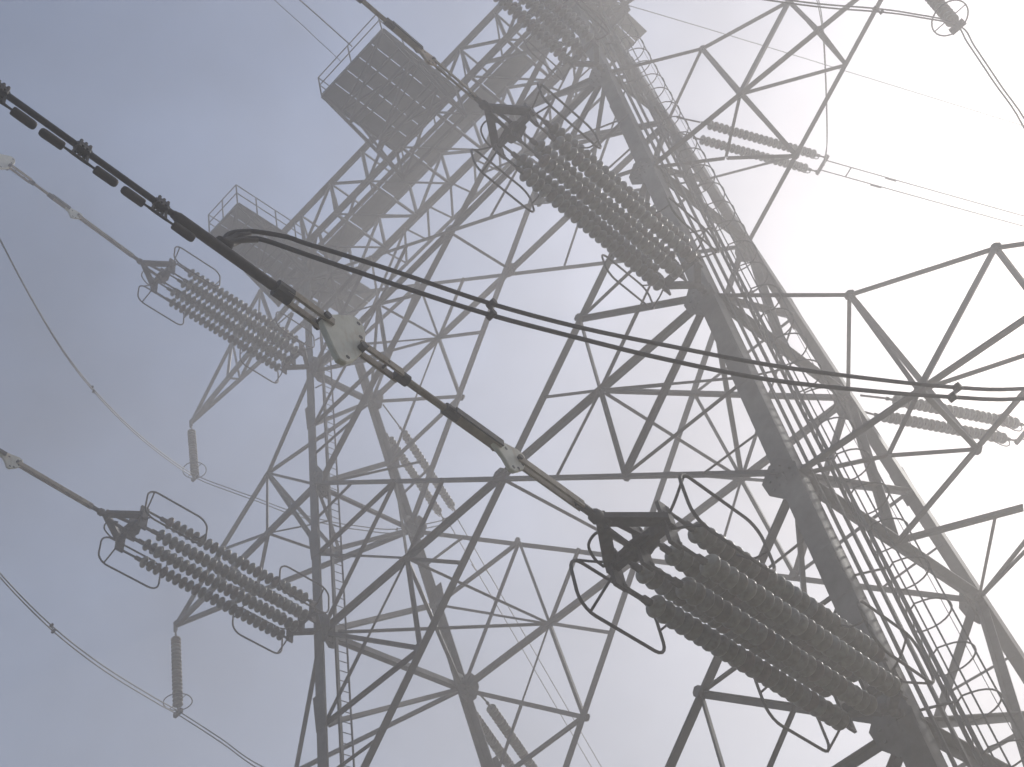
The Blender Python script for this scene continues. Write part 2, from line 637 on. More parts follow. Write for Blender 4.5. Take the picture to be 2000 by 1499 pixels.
jumper_arm(nd('C', 3), nd('D', 3), nd('C', 4), nd('D', 4), T2, (-10.32, 0, 31.16), (-12.84, 0, 29.80), .31, .66,
           [((-10.32, 0, 31.16), nd('C', 3), .09), ((-10.32, 0, 31.16), nd('C', 2.55), .12)])
jumper_arm(nd('C', 5), nd('D', 5), (-6.9, -0.6, 39.3), (-6.8, 0.9, 39.3), T1, (-10.6, 0.6, 41.7), (-12.51, 0.7, 40.6), .40, .66)
jumper_arm(nd('C', 1), nd('D', 1), nd('C', 2), nd('D', 2), T0, (-10.2, 0, 20.2), (-12.8, 0, 18.9), .31, .66)

# ---- top beam with walkway
BX0, BX1 = -7.7, 7.0
YN, YM, YF, ZB, ZT = -1.30, -0.92, 0.92, 37.80, 39.70
beam = empty('top_beam', None, tower)
for y, z, w in ((YN, ZT, .17), (YN, ZB, .17), (YM, ZB, .12), (YF, ZB, .20), (YF, ZT, .15)):
    member('beam_chord', (BX0, y, z), (BX1, y, z), w, ST, beam, UA, (0, -1, 0))
npan = 9
dx = (BX1 - BX0) / npan
for i in range(npan + 1):
    x = BX0 + i * dx
    member('beam_post', (x, YN, ZB), (x, YN, ZT), 0.094, ST, beam, UA, (0, -1, 0))
    member('beam_post', (x, YF, ZB), (x, YF, ZT), 0.086, ST, beam, UA, (0, 1, 0))
    member('beam_cross', (x, YN, ZB), (x, YF, ZB), 0.109, ST, beam, UA, (0, 0, -1))
    member('beam_cross', (x, YN, ZT), (x, YF, ZT), 0.078, ST, beam, UA, (0, 0, -1))
    if i < npan:
        x2 = x + dx
        a, b = ((x, ZB), (x2, ZT)) if i % 2 else ((x, ZT), (x2, ZB))
        member('beam_lacing', (a[0], YN, a[1]), (b[0], YN, b[1]), 0.078, ST, beam, UA, (0, -1, 0))
        member('beam_lacing', (a[0], YF, a[1]), (b[0], YF, b[1]), 0.078, ST, beam, UA, (0, 1, 0))
        member('beam_lacing', (x, YN, ZB), (x2, YF, ZB), 0.078, ST, beam, UA, (0, 0, -1))
        member('beam_lacing', (x, YF, ZT), (x2, YN, ZT), 0.062, ST, beam, UA, (0, 0, -1))
        # walkway panel lies on the bottom crosses
        if True:
            member('deck_panel', (x + 0.05, -0.45, ZB + 0.10), (x2 - 0.05, -0.45, ZB + 0.10), 0.62, M['deck'], beam, UB, (0, 1, 0), 0.03)
# struts from the leg tops to the beam
for l in 'ABCD':
    p = nd(l, 5)
    for sx in (-1.4, 1.4):
        for y in (YN, YF):
            member('beam_strut', p, (p.x + sx, y, ZB), 0.101, ST, beam, UA, (0, -1, 0))
for xa in (-6.8, 6.1):
    s = -1 if xa > 0 else 1
    for y in (YN, YF):
        member('beam_strut', (xa + s * 3.4, y, ZB), nd('C' if xa < 0 and y < 0 else 'D' if xa < 0 else 'A' if y < 0 else 'B', 4.45), 0.094, ST, beam, UA, (0, -1, 0))
for i in range(9):
    x = -4.6 + i * 1.15
    member('beam_lacing', (x, YF, ZB), (x + 0.55, YF + 0.45, ZB - 1.0), 0.058, ST, beam, UA, (0, 1, 0))
    member('beam_lacing', (x + 0.55, YF + 0.45, ZB - 1.0), (x + 1.15, YF, ZB), 0.058, ST, beam, UA, (0, 1, 0))
member('beam_chord', (-5.2, YF + 0.45, ZB - 1.0), (6.4, YF + 0.45, ZB - 1.0), 0.086, ST, beam, UA, (0, 1, 0))

# ---- service platforms reaching out from the beam towards the long span
def platform(x0, x1, y1, density, y0=None):
    pf = empty('service_platform', None, tower)
    zd = ZB + 0.16
    zr = zd + 1.1
    ys = YN - 0.02 if y0 is None else y0
    # deck of planks
    n = density
    wx = (x1 - x0) / n
    for i in range(n):
        xa = x0 + i * wx
        member('deck_plank', (xa + wx / 2, ys, zd), (xa + wx / 2, y1, zd), wx * 0.94, M['deck'], pf, UB, (1, 0, 0), 0.035)
    for x in (x0, x1):
        member('edge_beam', (x, YN, zd - 0.11), (x, y1, zd - 0.11), 0.120, ST, pf, UA, (0, 0, -1))
        member('support_strut', (x, y1 + 0.1, zd - 0.12), (x, YN, ZB - 1.6), 0.096, ST, pf, UA, (1, 0, 0))
        member('support_strut', (x, (y1 + YN) / 2, zd - 0.12), (x, YN, ZB - 1.6), 0.072, ST, pf, UA, (1, 0, 0))
        member('support_strut', (x, YN, ZB), (x, YN, ZB - 1.7), 0.080, ST, pf, UA, (1, 0, 0))
    k = 4
    for i in range(k + 1):
        y = YN + (y1 - YN) * i / k
        member('cross_bearer', (x0, y, zd - 0.11), (x1, y, zd - 0.11), 0.088, ST, pf, UA, (0, 0, -1))
        if i < k:
            y2 = YN + (y1 - YN) * (i + 1) / k
            member('support_strut', (x0 if i % 2 else x1, y, zd - 0.2), (x1 if i % 2 else x0, y2, zd - 0.2), 0.068, ST, pf, UA, (0, 0, -1))
    zl = ZB - 1.6
    for i in range(3):
        t0, t1 = i / 3, (i + 1) / 3
        a0, a1 = lerp((x0, YN, zl), (x0, y1, zd - .12), t0), lerp((x1, YN, zl), (x1, y1, zd - .12), t1)
        member('support_strut', a0, a1, .085, ST, pf, UA, (0, 0, -1))
        c0, c1 = lerp((x1, YN, zl), (x1, y1, zd - .12), t0), lerp((x0, YN, zl), (x0, y1, zd - .12), t0)
        member('support_strut', c0, c1, .09, ST, pf, UA, (0, 0, -1))
    # guard rails on three sides
    for z in (zr, zr - 0.5):
        for x in (x0, x1):
            member('guard_rail', (x, YN, z), (x, y1, z), .038, ST, pf, UR)
        member('guard_rail', (x0, y1, z), (x1, y1, z), .038, ST, pf, UR)
    for x in (x0, x1):
        for i in range(4):
            y = YN + (y1 - YN) * (i + 0.35) / 3.35
            member('rail_post', (x, y, zd), (x, y, zr), .05, ST, pf, UR)
    for i in range(3):
        x = x0 + (x1 - x0) * i / 2
        member('rail_post', (x, y1, zd), (x, y1, zr), .05, ST, pf, UR)
    return pf

platform(-7.65, -6.15, -4.05, 3, 2.1)
platform(-1.40, 1.45, -4.45, 5)
platform(5.35, 6.85, -4.05, 3, 2.1)

# ---- ladders up the near legs
def ladder(l, c_off, u, v, k0, k1, rung_step, cage, narrow=0.42):
    ld = empty('ladder', None, tower)
    p0, p1 = nd(l, k0) + Vector(c_off), nd(l, k1) + Vector(c_off)
    ax = (p1 - p0).normalized()
    L = (p1 - p0).length
    u, v = Vector(u).normalized(), Vector(v).normalized()
    h = narrow / 2
    for s in (-1, 1):
        member('ladder_rail', p0 + u * h * s, p1 + u * h * s, 0.06, ST, ld, UA, v)
    n = int(L / rung_step)
    for i in range(n):
        p = p0 + ax * (rung_step * (i + .5))
        member('rung', p - u * h, p + u * h, 0.022, ST, ld, UR)
    if cage:
        hoop_pts = []
        r = 0.40
        dpt = 0.55
        for j in range(13):
            a = math.pi * j / 12
            hoop_pts.append(u * (-r * math.cos(a)) + v * (dpt - 0.32 + 0.42 * math.sin(a)))
        path = [u * -h + v * 0.0, u * -r + v * 0.10] + hoop_pts + [u * r + v * 0.10, u * h]
        hm = tube_mesh('cage_hoop', path, 0.015, 6)
        hm.materials.append(ST)
        s = 0.35
        while s < L:
            obj('cage_hoop', hm, None, ld, Matrix.Translation(p0 + ax * s))
            s += 0.86
        for j in (0, 4, 8, 12):
            o = hoop_pts[j]
            member('cage_strap', p0 + o + ax * 0.3, p1 + o - ax * 0.3, 0.026 if j != 8 else 0.010, ST, ld, UB, v, 0.012)
    # stand-off brackets to the leg
    for i in range(int(L / 2.6)):
        s = 1.2 + i * 2.6
        p = p0 + ax * s
        q = p - Vector(c_off) + V(0.2 * INW[l][0] * -0.2, 0.16, 0)
        member('bracket', q, p - u * h, 0.045, ST, ld, UA, ax)
    return ld

ladder('A', (0.42, 0.78, 0), (-0.45, 0.89, 0), (0.89, 0.45, 0), -1.2, 4.8, 0.30, True, 0.5)
ladder('A', (0.16, 0.42, 0), (-0.3, 0.95, 0), (0.95, 0.3, 0), -1.2, 4.8, 0.22, False, 0.26)
ladder('C', (0.22, 0.42, 0), (0.1, 0.99, 0), (1, 0, 0), 0.3, 4.8, 0.30, False, 0.34)
for j, (ox, oy, w) in enumerate(((0.30, 0.62, 0.08), (0.24, 0.25, 0.05))):
    member('cable_duct', nd('A', -1.2) + V(ox, oy, 0), nd('A', 4.8) + V(ox * .8, oy, 0), w, ST, tower, UB, (0, 1, 0), w * 0.6)
member('cable_duct', nd('C', 0.2) + V(0.3, 0.2, 0), nd('C', 4.8) + V(0.3, 0.2, 0), 0.07, ST, tower, UB, (0, 1, 0), 0.05)

# ------------------------------------------------------------------ insulator sets
PITCH = 0.172
disc_prof = [(0.022, 0.0), (0.046, 0.003), (0.052, 0.022), (0.054, 0.046), (0.082, 0.052), (0.118, 0.064), (0.146, 0.084), (0.158, 0.106), (0.159, 0.126),
             (0.150, 0.144), (0.128, 0.150), (0.112, 0.138), (0.098, 0.148), (0.080, 0.134), (0.052, 0.136), (0.024, 0.130), (0.02, 0.174)]
disc_prof = [(r * 0.90 if r > 0.06 else r, z) for r, z in disc_prof]
DISC = lathe_mesh('disc', disc_prof, 16)
DISC.materials.append(M['porcelain'])
FT = M['fitting']

def ring_path(cx, cy, hy, hz, rc):
    """racetrack in the plane X = cx"""
    pts = []
    for (sy, sz, a0) in ((1, 1, 0), (-1, 1, 90), (-1, -1, 180), (1, -1, 270)):
        for j in range(6):
            a = R(a0 + j * 18)
            pts.append(V(cx, cy + sy * (hy - rc) + rc * math.cos(a), sz * (hz - rc) + rc * math.sin(a)))
    return pts

def insulator_string(parent, x, z, y_top, n, y_bar0, y_bar1):
    """discs from y_top (conductor end) towards the tower, y increasing"""
    core = tube_mesh('insulator_string', [V(x, y_bar0, z), V(x, y_bar0 + .06, z), V(x, y_bar0 + .07, z), V(x, y_top - .12, z), V(x, y_top - .11, z), V(x, y_top, z),
                                         V(x, y_top + n * PITCH, z), V(x, y_top + n * PITCH + .02, z), V(x, y_bar1 - .07, z), V(x, y_bar1 - .06, z), V(x, y_bar1, z)],
                     [.045, .045, .026, .026, .05, .05, .026, .03, .03, .045, .045], 8)
    s = obj('insulator_string', core, FT, parent)
    for i in range(n):
        m = Matrix.Translation(V(x, y_top + i * PITCH, z)) @ Matrix.Rotation(R(-90), 4, 'X') @ Matrix.Rotation(random.uniform(0, 6.28), 4, 'Z')
        obj('disc', DISC, None, s, m)
    return s

def tension_set(name_label, pin, leg, lead, slope, group):
    """dead-end set: local -Y runs from the leg to the conductor"""
    pin, leg = Vector(pin), Vector(leg)
    d = (pin - leg).normalized()
    org = pin - d * 6.30
    m = frame(org, org - d, (1, 0, 0))[0]      # z -> -d
    # build basis: x = X, y = -d, z = up
    y = -d
    x = Vector((1, 0, 0))
    x = (x - y * x.dot(y)).normalized()
    z = x.cross(y)
    m = Matrix((x, y, z)).transposed().to_4x4()
    m.translation = org
    s = empty('tension_insulator_set', m)
    tag(s, name_label, 'insulator', group)
    def mb(n, a, b, w, w2=None, shape=UB, ref=(0, 0, 1), mat=FT, par=None):
        return member(n, a, b, w, mat, par or s, shape, ref, w2)
    XS = (-0.42, 0.0, 0.42)
    ZS = (0.27, -0.27)
    for x_ in XS:
        for z_ in ZS:
            insulator_string(s, x_, z_, -5.02 + (0.06 if x_ == 0 else 0), 23, -5.52, -0.88)
    # conductor-side yoke
    yk = mb('yoke', (-0.50, -5.58, 0), (0.50, -5.58, 0), 0.16, 0.10, UB, (0, 0, 1))
    for x_ in XS:
        mb('yoke_plate', (x_, -5.55, -0.33), (x_, -5.55, 0.33), 0.05, 0.20, UB, (1, 0, 0))
    mb('yoke_arm', (0.0, -6.22, 0.02), (0.44, -5.60, 0.04), 0.085, 0.15, UB, (0, 0, 1))
    mb('yoke_arm', (0.0, -6.22, 0.02), (-0.44, -5.60, 0.04), 0.085, 0.15, UB, (0, 0, 1))
    mb('yoke_arm', (0.03, -6.22, 0.05), (0.06, -5.58, 0.10), 0.035, 0.07, UB, (0, 0, 1))
    mb('yoke_arm', (-0.03, -6.22, -0.05), (-0.04, -5.58, -0.10), 0.035, 0.07, UB, (0, 0, 1))
    ctr = plate_mesh('yoke_plate', [(-0.27, -5.66), (-0.08, -5.72), (0.12, -5.70), (0.24, -5.58), (0.20, -5.44), (-0.02, -5.36), (-0.22, -5.42)], 0.05, 'Z')
    obj('yoke_plate', ctr, FT, s)
    hub = lathe_mesh('clevis', [(.03, -.14), (.075, -.12), (.085, -.03), (.06, 0), (.09, .04), (.08, .12), (.04, .16)], 10)
    obj('clevis', hub, FT, s, Matrix.Translation(V(0, -6.26, 0)) @ Matrix.Rotation(R(90), 4, 'X'))
    bolt = lathe_mesh('bolt', [(.032, -.13), (.032, -.10), (.02, -.10), (.02, .10), (.032, .10), (.032, .13)], 8)
    obj('bolt', bolt, FT, s, Matrix.Translation(V(0.02, -6.20, 0)))
    for x_ in (-0.43, 0.43):
        obj('bolt', bolt, None, s, Matrix.Translation(V(x_, -5.60, 0.03)))
    # tower-side yoke
    mb('yoke', (-0.50, -0.84, 0), (0.50, -0.84, 0), 0.15, 0.10, UB, (0, 0, 1))
    for x_ in XS:
        mb('yoke_plate', (x_, -0.86, -0.33), (x_, -0.86, 0.33), 0.045, 0.18, UB, (1, 0, 0))
    mb('yoke_arm', (0.0, -0.30, 0), (0.45, -0.82, 0), 0.10, 0.13, UB, (0, 0, 1))
    mb('yoke_arm', (0.0, -0.30, 0), (-0.45, -0.82, 0), 0.10, 0.13, UB, (0, 0, 1))
    obj('clevis', hub, None, s, Matrix.Translation(V(0, -0.24, 0)) @ Matrix.Rotation(R(90), 4, 'X'))
    mb('clevis', (0, -0.22, 0), (0, 0.12, 0), 0.11, 0.09)
    # grading rings, two at each end, held by short struts
    for yc, hy, ybar in ((-5.00, 0.78, -5.56), (-1.46, 0.72, -0.86)):
        for sx in (-1, 1):
            rg = obj('grading_ring', tube_mesh('grading_ring', ring_path(sx * 0.86, yc, hy, 0.42, 0.25), 0.022, 8, True), FT, s)
            e = -1 if yc < -3 else 1
            rs = tube_mesh('ring_strut', smooth_path([V(sx * 0.45, ybar, 0.1), V(sx * 0.62, ybar + 0.02 * e, 0.22), V(sx * 0.86, yc + e * hy * 0.80, 0.415)], 4), 0.018, 6)
            obj('ring_strut', rs, FT, rg)
            rs = tube_mesh('ring_strut', smooth_path([V(sx * 0.45, ybar, -0.1), V(sx * 0.62, ybar + 0.02 * e, -0.22), V(sx * 0.86, yc + e * hy * 0.80, -0.415)], 4), 0.018, 6)
            obj('ring_strut', rs, FT, rg)
            y2 = yc - e * hy * 0.98
            rs = tube_mesh('ring_strut', smooth_path([V(sx * 0.86, y2, 0.0), V(sx * 0.66, y2, 0.04), V(sx * 0.50, y2 + e * 0.05, 0.2)], 4), 0.016, 6)
            obj('ring_strut', rs, FT, rg)
    # centre ring loop
    rg = obj('grading_ring', tube_mesh('grading_ring', smooth_path([V(-0.1, -5.85, 0.10), V(-0.22, -6.02, 0.12), V(-0.40, -6.00, 0.08), V(-0.50, -5.80, 0.05), V(-0.52, -5.62, 0.04)], 5), 0.018, 8), FT, s)
    # link hardware between yoke and conductor: lengths given by lead
    s1, s2, s3, s4, s5, rustA = lead
    P0 = 0.0
    def Y(q):
        return P0 - q
    # the chain pivots at the pin: it climbs a little more steeply than the strings
    lead_m = Matrix.Translation(V(0, -6.30, 0)) @ Matrix.Rotation(-(math.atan(slope) - math.asin(d.z)), 4, 'X')
    chain = empty('link_chain', lead_m, s)
    _mb = mb
    def mb(n, a, b, w, w2=None, shape=UB, ref=(0, 0, 1), mat=FT, par=None):
        return _mb(n, a, b, w, w2, shape, ref, mat, par or chain)
    mb('socket', (0, Y(0.03), 0), (0, Y(0.36), 0), 0.10, 0.10, UR)
    mb('link_bar', (-0.034, Y(0.26), 0), (-0.034, Y(s1 - 0.10), 0), 0.026, 0.10, UB, (1, 0, 0), M['bar'])
    mb('link_bar', (0.034, Y(0.26), 0), (0.034, Y(s1 - 0.10), 0), 0.026, 0.10, UB, (1, 0, 0), M['bar'])
    so = [(-0.30, 0.035), (-0.14, 0.10), (0.10, 0.16), (0.20, 0.14), (0.215, 0.02), (0.15, -0.14), (0.0, -0.30), (-0.07, -0.30), (-0.16, -0.16), (-0.30, -0.05)]
    sp = plate_mesh('adjusting_plate', [(Y(s1) + 0.02 + a, b + 0.01) for a, b in so], 0.05, 'X')
    pl = obj('adjusting_plate', sp, M['rustplate'] if rustA else M['plate'], chain)
    for a, b in ((-0.10, 0.02), (0.155, 0.085), (-0.02, -0.23), (0.06, -0.19), (0.14, -0.06)):
        member('bolt_hole', (-0.028, Y(s1) + 0.02 + a, b), (0.028, Y(s1) + 0.02 + a, b), 0.042, FT, pl, UR)
    member('pin', (-0.07, Y(s1) + 0.11, 0), (0.07, Y(s1) + 0.11, 0), 0.06, FT, chain, UR)
    member('pin', (-0.07, Y(s1) - 0.20, 0), (0.07, Y(s1) - 0.20, 0), 0.06, FT, chain, UR)
    # turnbuckle
    mb('turnbuckle', (0, Y(s1 + 0.16), 0), (0, Y(s2), 0), 0.11, 0.075, UB, (1, 0, 0), M['bar'])
    mb('turnbuckle', (0.065, Y(s1 + 0.16), 0), (0.065, Y(s2 - 0.02), 0), 0.02, 0.09, UB, (1, 0, 0), FT)
    mb('collar', (0, Y(s2 - 0.09), 0), (0, Y(s2 + 0.09), 0), 0.135, None, UR)
    mb('rod', (0, Y(s2), 0), (0, Y(s3), 0), 0.082, None, UR, (0, 0, 1), M['bar'])
    mb('collar', (0, Y(s3 - 0.08), 0), (0, Y(s3 + 0.08), 0), 0.13, None, UR)
    for dx_ in (-0.05, 0.05):
        fb_ = mb('link_bar', (dx_, Y(s3 + 0.02), 0), (dx_, Y(s4 - 0.05), 0), 0.026, 0.10, UB, (1, 0, 0), M['bar'])
    for q in (0.22, 0.50):
        member('bolt_hole', (-0.066, Y(s3 + q), 0.005), (0.066, Y(s3 + q), 0.005), 0.03, FT, chain, UR)
    bo = [(-0.44, 0.05), (-0.38, 0.12), (-0.08, 0.42), (0.0, 0.465), (0.09, 0.42), (0.13, 0.28), (0.13, 0.08), (0.08, -0.14), (0.0, -0.34), (-0.11, -0.50), (-0.20, -0.525), (-0.28, -0.39), (-0.42, -0.09)]
    bpm = plate_mesh('adjusting_plate', [(Y(s4) + a, b * 0.96) for a, b in bo], 0.07, 'X')
    pl = obj('adjusting_plate', bpm, M['plate'], chain)
    for a, b in ((0.03, 0.35), (0.06, 0.13), (-0.10, -0.38), (-0.40, 0.0)):
        member('bolt_hole', (-0.038, Y(s4) + a, b), (0.038, Y(s4) + a, b), 0.05, FT, pl, UR)
    member('pin', (-0.10, Y(s4) + 0.06, -0.08), (0.10, Y(s4) + 0.06, -0.08), 0.085, FT, chain, UR)
    member('pin', (-0.10, Y(s4) - 0.40, 0.0), (0.10, Y(s4) - 0.40, 0.0), 0.085, FT, chain, UR)
    for dx_ in (-0.058, 0.058):
        mb('link_bar', (dx_, Y(s4 + 0.30), 0), (dx_, Y(s5), 0), 0.03, 0.095, UB, (1, 0, 0), M['bar'])
    mb('end_block', (0, Y(s5 - 0.08), 0), (0, Y(s5 + 0.10), 0), 0.20, 0.17, UR)
    return s, m @ lead_m

LEADA = (1.38, 2.24, 2.92, 3.55, 4.42, False)
LEADA2 = (1.38, 2.24, 2.92, 3.55, 4.42, True)
LEADC = (2.20, 2.95, 3.55, 4.30, 5.15, False)
GRP = 'tension insulator sets on the near legs'
sets = {}
for key, lab, pin, leg, lead, slope in (
        ('A0', 'nearest dark set of six porcelain insulator strings at lower right beside the caged ladder', (6.12, -9.80, 10.93), (6.12, -3.50, 10.47), LEADA, 0.15),
        ('A2', 'six-string insulator set with small rusty plate, upper middle, in front of the top platform', (6.10, -8.84, 21.45), (6.10, -2.43, 21.01), LEADA2, 0.10),
        ('A4', 'fog-veiled insulator set cut off by the top edge of the picture', (6.08, -7.80, 32.35), (6.08, -1.45, 31.9), LEADA, 0.15),
        ('C2', 'grey six-string insulator set at lower left, lower of the two on the left leg', (-6.25, -8.34, 21.73), (-6.25, -2.42, 21.0), LEADC, 0.17),
        ('C4', 'pale fog-faded insulator set at left, upper of the two on the left leg', (-6.65, -7.30, 32.39), (-6.65, -1.22, 31.96), LEADC, 0.22)):
    sets[key] = tension_set(lab, pin, leg, lead, slope, GRP) + (lead,)

# far-side tension sets: two strings each
def far_set(label, start, direc, link, group):
    start, d = Vector(start), Vector(direc).normalized()
    y = -d
    x = y.cross(Vector((0, 0, 1))).normalized()
    z = x.cross(y)
    m = Matrix((x, y, z)).transposed().to_4x4()
    m.translation = start
    s = empty('tension_insulator_pair', m)
    tag(s, label, 'insulator', group)
    n = 22
    for x_ in (-0.25, 0.25):
        y0 = -link - n * PITCH
        insulator_string(s, x_, 0.0, y0, n, y0 - 0.35, -link + 0.25)
        member('link_rod', (x_, -link + 0.3, 0), (x_ * 0.8, 0, 0.0), 0.05, FT, s, UR)
        ring = [V(x_ + 0.0, y0 + 0.25 + 0.30 * math.cos(a), 0.30 * math.sin(a)) for a in [2 * math.pi * j / 20 for j in range(20)]]
        obj('grading_ring', tube_mesh('grading_ring', ring, 0.016, 6, True), FT, s)
    member('yoke', (-0.34, -link - n * PITCH - 0.38, 0), (0.34, -link - n * PITCH - 0.38, 0), 0.09, FT, s, UB, (0, 0, 1), 0.07)
    end = m @ V(0, -link - n * PITCH - 0.45, 0)
    return s, end, m

DR, DL = V(0.39, 0.92, 0.015), V(-0.37, 0.92, -0.09)
FG = 'paired insulator strings on the far legs'
fB4, eB4, mB4 = far_set('pale paired insulator strings reaching right from the far leg, near the top right', nd('B', 4) + V(0.05, 0.25, 0.1), DR, 1.05, FG)
fB2, eB2, mB2 = far_set('pale paired insulator strings at the right edge below the black twin jumper cables', nd('B', 2) + V(0.05, 0.25, 0.0), DR, 0.95, FG)
fD4, eD4, mD4 = far_set('faint paired insulator strings on the far left leg behind the two pale steel link plates', nd('D', 4) + V(0, 0.25, -0.1), DL, 1.35, FG)
fD2, eD2, mD2 = far_set('faint paired insulator strings on the far left leg at the bottom edge', nd('D', 2) + V(0, 0.25, -0.1), V(-0.38, 0.90, -0.10), 0.75, FG)

# ------------------------------------------------------------------ conductors
def cable(name, pts, r, mat, parent=None, sub=6, n=8, smooth=True):
    p = smooth_path(pts, sub) if smooth else [Vector(q) for q in pts]
    return obj(name, tube_mesh(name, p, r, n), mat, parent)

CG = 'span conductors on the near side'
clabel = {'A0': 'thick black span conductor running off the left edge with vibration dampers below it',
          'A2': 'span conductor leaving the top edge left of the foggy platform',
          'A4': 'fogged span conductor of the topmost insulator set, out past the top edge',
          'C2': 'span conductor of the lower left insulator set, out past the left edge',
          'C4': 'pale span conductor of the upper left insulator set, out past the left edge'}
ends = {}
for key, (s, m, lead) in sets.items():
    y0 = -lead[4] - 0.08
    a = m @ V(0, y0, 0)
    d = (m.to_3x3() @ V(0, -1, 0)).normalized()
    c = empty('conductor', Matrix.Translation(a))
    tag(c, clabel[key], 'cable', CG)
    Lc = 62.0
    pts = [d * t + V(0, 0, 0.0006 * t * t) for t in (0, 2, 5, 10, 20, 35, 50, Lc)]
    obj('strand', tube_mesh('strand', smooth_path(pts, 3), 0.031, 10), M['cable'], c)
    obj('sleeve', tube_mesh('sleeve', [d * t for t in (0.0, 0.03, 0.05, 1.14, 1.16, 1.20)], [.042, .042, .052, .052, .044, .036], 12), M['damper'], c)
    ends[key] = (a, d)

# jumper clamp on each sleeve
# dampers below the nearest conductor
a0, d0 = ends['A0']
lat = V(0, 0, -1) - d0 * V(0, 0, -1).dot(d0)
lat.normalize()
W_L, W_R = 0.235, 0.050
wmesh = lathe_mesh('weight', [(.015, 0), (.036, .004), (.042, .016), (.0425, W_L - .045), (.039, W_L - .02), (.027, W_L - .004), (.01, W_L)], 14)
wmesh.materials.append(M['damper'])
dlab = ['vibration damper with two dark weights under the conductor, nearest the jumper clamp',
        'vibration damper with two dark weights, middle one of those hanging under the black conductor',
        'vibration damper hanging under the conductor, cut off by the left edge of the picture']
for i, yy in enumerate((-15.56, -16.37, -17.17)):
    t = (yy - a0.y) / d0.y
    p = a0 + d0 * t + V(0, 0, 0.0006 * t * t)
    dm = empty('vibration_damper', Matrix.Translation(p))
    tag(dm, dlab[i], 'damper', 'vibration dampers on the black conductor')
    x = d0.cross(lat)
    cl = bpy.data.meshes.new('clamp')
    bm = bmesh.new()
    mm = Matrix((x, lat, d0)).transposed().to_4x4()
    bmesh.ops.create_cube(bm, size=1.0, matrix=mm @ Matrix.Diagonal((0.10, 0.085, 0.15, 1)))
    bmesh.ops.bevel(bm, geom=list(bm.edges), offset=0.018, segments=2, affect='EDGES')
    for sx in (-0.045, 0.0, 0.045):
        for ss in (-0.035, 0.035):
            bmesh.ops.create_cone(bm, cap_ends=True, segments=6, radius1=0.018, radius2=0.018, depth=0.125, matrix=mm @ Matrix.Translation(V(ss, 0, sx)) @ Matrix.Rotation(R(90), 4, 'X'))
    bm.to_mesh(cl)
    bm.free()
    obj('clamp', cl, M['fitting'], dm)
    for sx in (-0.06, 0.06):
        member('hanger', lat * 0.03 + d0 * sx, lat * 0.165 + d0 * sx * 1.25, 0.02, FT, dm, UB, (1, 0, 0))
    obj('messenger_wire', tube_mesh('messenger_wire', [lat * 0.17 + d0 * q for q in (-0.22, -0.12, -0.06, 0.06, 0.12, 0.22)], [.010, .012, .016, .016, .012, .010], 8), FT, dm)
    for sg in (-1, 1):
        wm = frame(lat * 0.172 + d0 * (0.152 * sg), lat * (0.177 + 0.012 * sg * (i % 2)) + d0 * (0.6 * sg), lat)[0]
        obj('weight', wmesh, None, dm, wm)

# jumper loops -------------------------------------------------------------
def spacer(parent, p, q, w=0.035):
    d = (Vector(q) - Vector(p))
    member('spacer', Vector(p) + d * 0.12, Vector(q) - d * 0.12, w * 0.9, FT, parent, UR)
    for c in (p, q):
        member('spacer_clamp', Vector(c) - V(0.05, 0, 0), Vector(c) + V(0.05, 0, 0), w * 2.1, FT, parent, UR)

JA = [[6.12, -14.86, 11.87], [6.13, -14.83, 11.96], [6.16, -14.77, 12.03], [6.2, -14.68, 12.08], [6.25, -14.57, 12.12], [6.38, -14.3, 12.12], [6.46, -14.12, 12.07], [6.68, -13.66, 11.95], [6.9, -13.2, 11.81], [7.25, -12.45, 11.58], [7.64, -11.61, 11.44], [8.07, -10.71, 11.37], [8.6, -9.58, 11.33], [9.19, -8.33, 11.39], [9.74, -7.14, 11.52], [10.23, -6.11, 11.73], [11.4, -3.6, 12.55], [12.4, -1.5, 13.6], [13.05, -0.1, 14.3]]
JB = [[6.14, -14.82, 11.8], [6.15, -14.78, 11.87], [6.18, -14.71, 11.94], [6.23, -14.62, 11.98], [6.29, -14.49, 11.99], [6.46, -14.13, 11.87], [6.67, -13.68, 11.73], [6.88, -13.23, 11.59], [7.22, -12.51, 11.39], [7.62, -11.65, 11.25], [8.03, -10.78, 11.13], [8.55, -9.67, 11.07], [9.14, -8.43, 11.16], [9.66, -7.33, 11.3], [10.17, -6.23, 11.52], [11.4, -3.6, 12.35], [12.4, -1.5, 13.4], [13.05, -0.1, 14.1]]
j0 = empty('jumper_loop', Matrix.Identity(4))
tag(j0, 'black twin jumper cables sweeping across the whole picture from the thick conductor', 'cable', 'twin jumper cables')
cable('cable', JA, 0.0245, M['cable'], j0, 4, 10)
cable('cable', JB, 0.0245, M['cable'], j0, 4, 10)
spacer(j0, (7.25, -12.45, 11.58), (7.235, -12.49, 11.385))
spacer(j0, (9.74, -7.14, 11.52), (9.66, -7.33, 11.30), 0.05)
cl = tube_mesh('jumper_clamp', [V(6.12, -14.92, 11.79), V(6.125, -14.85, 11.83), V(6.14, -14.80, 11.90), V(6.17, -14.74, 11.99), V(6.22, -14.62, 12.06)], [.056, .050, .038, .034, .027], 10)
obj('jumper_clamp', cl, M['damper'], j0)
cl = tube_mesh('jumper_clamp', [V(6.12, -14.84, 11.76), V(6.145, -14.80, 11.83), V(6.18, -14.71, 11.93), V(6.25, -14.56, 11.985)], [.055, .04, .032, .026], 10)
obj('jumper_clamp', cl, M['damper'], j0)

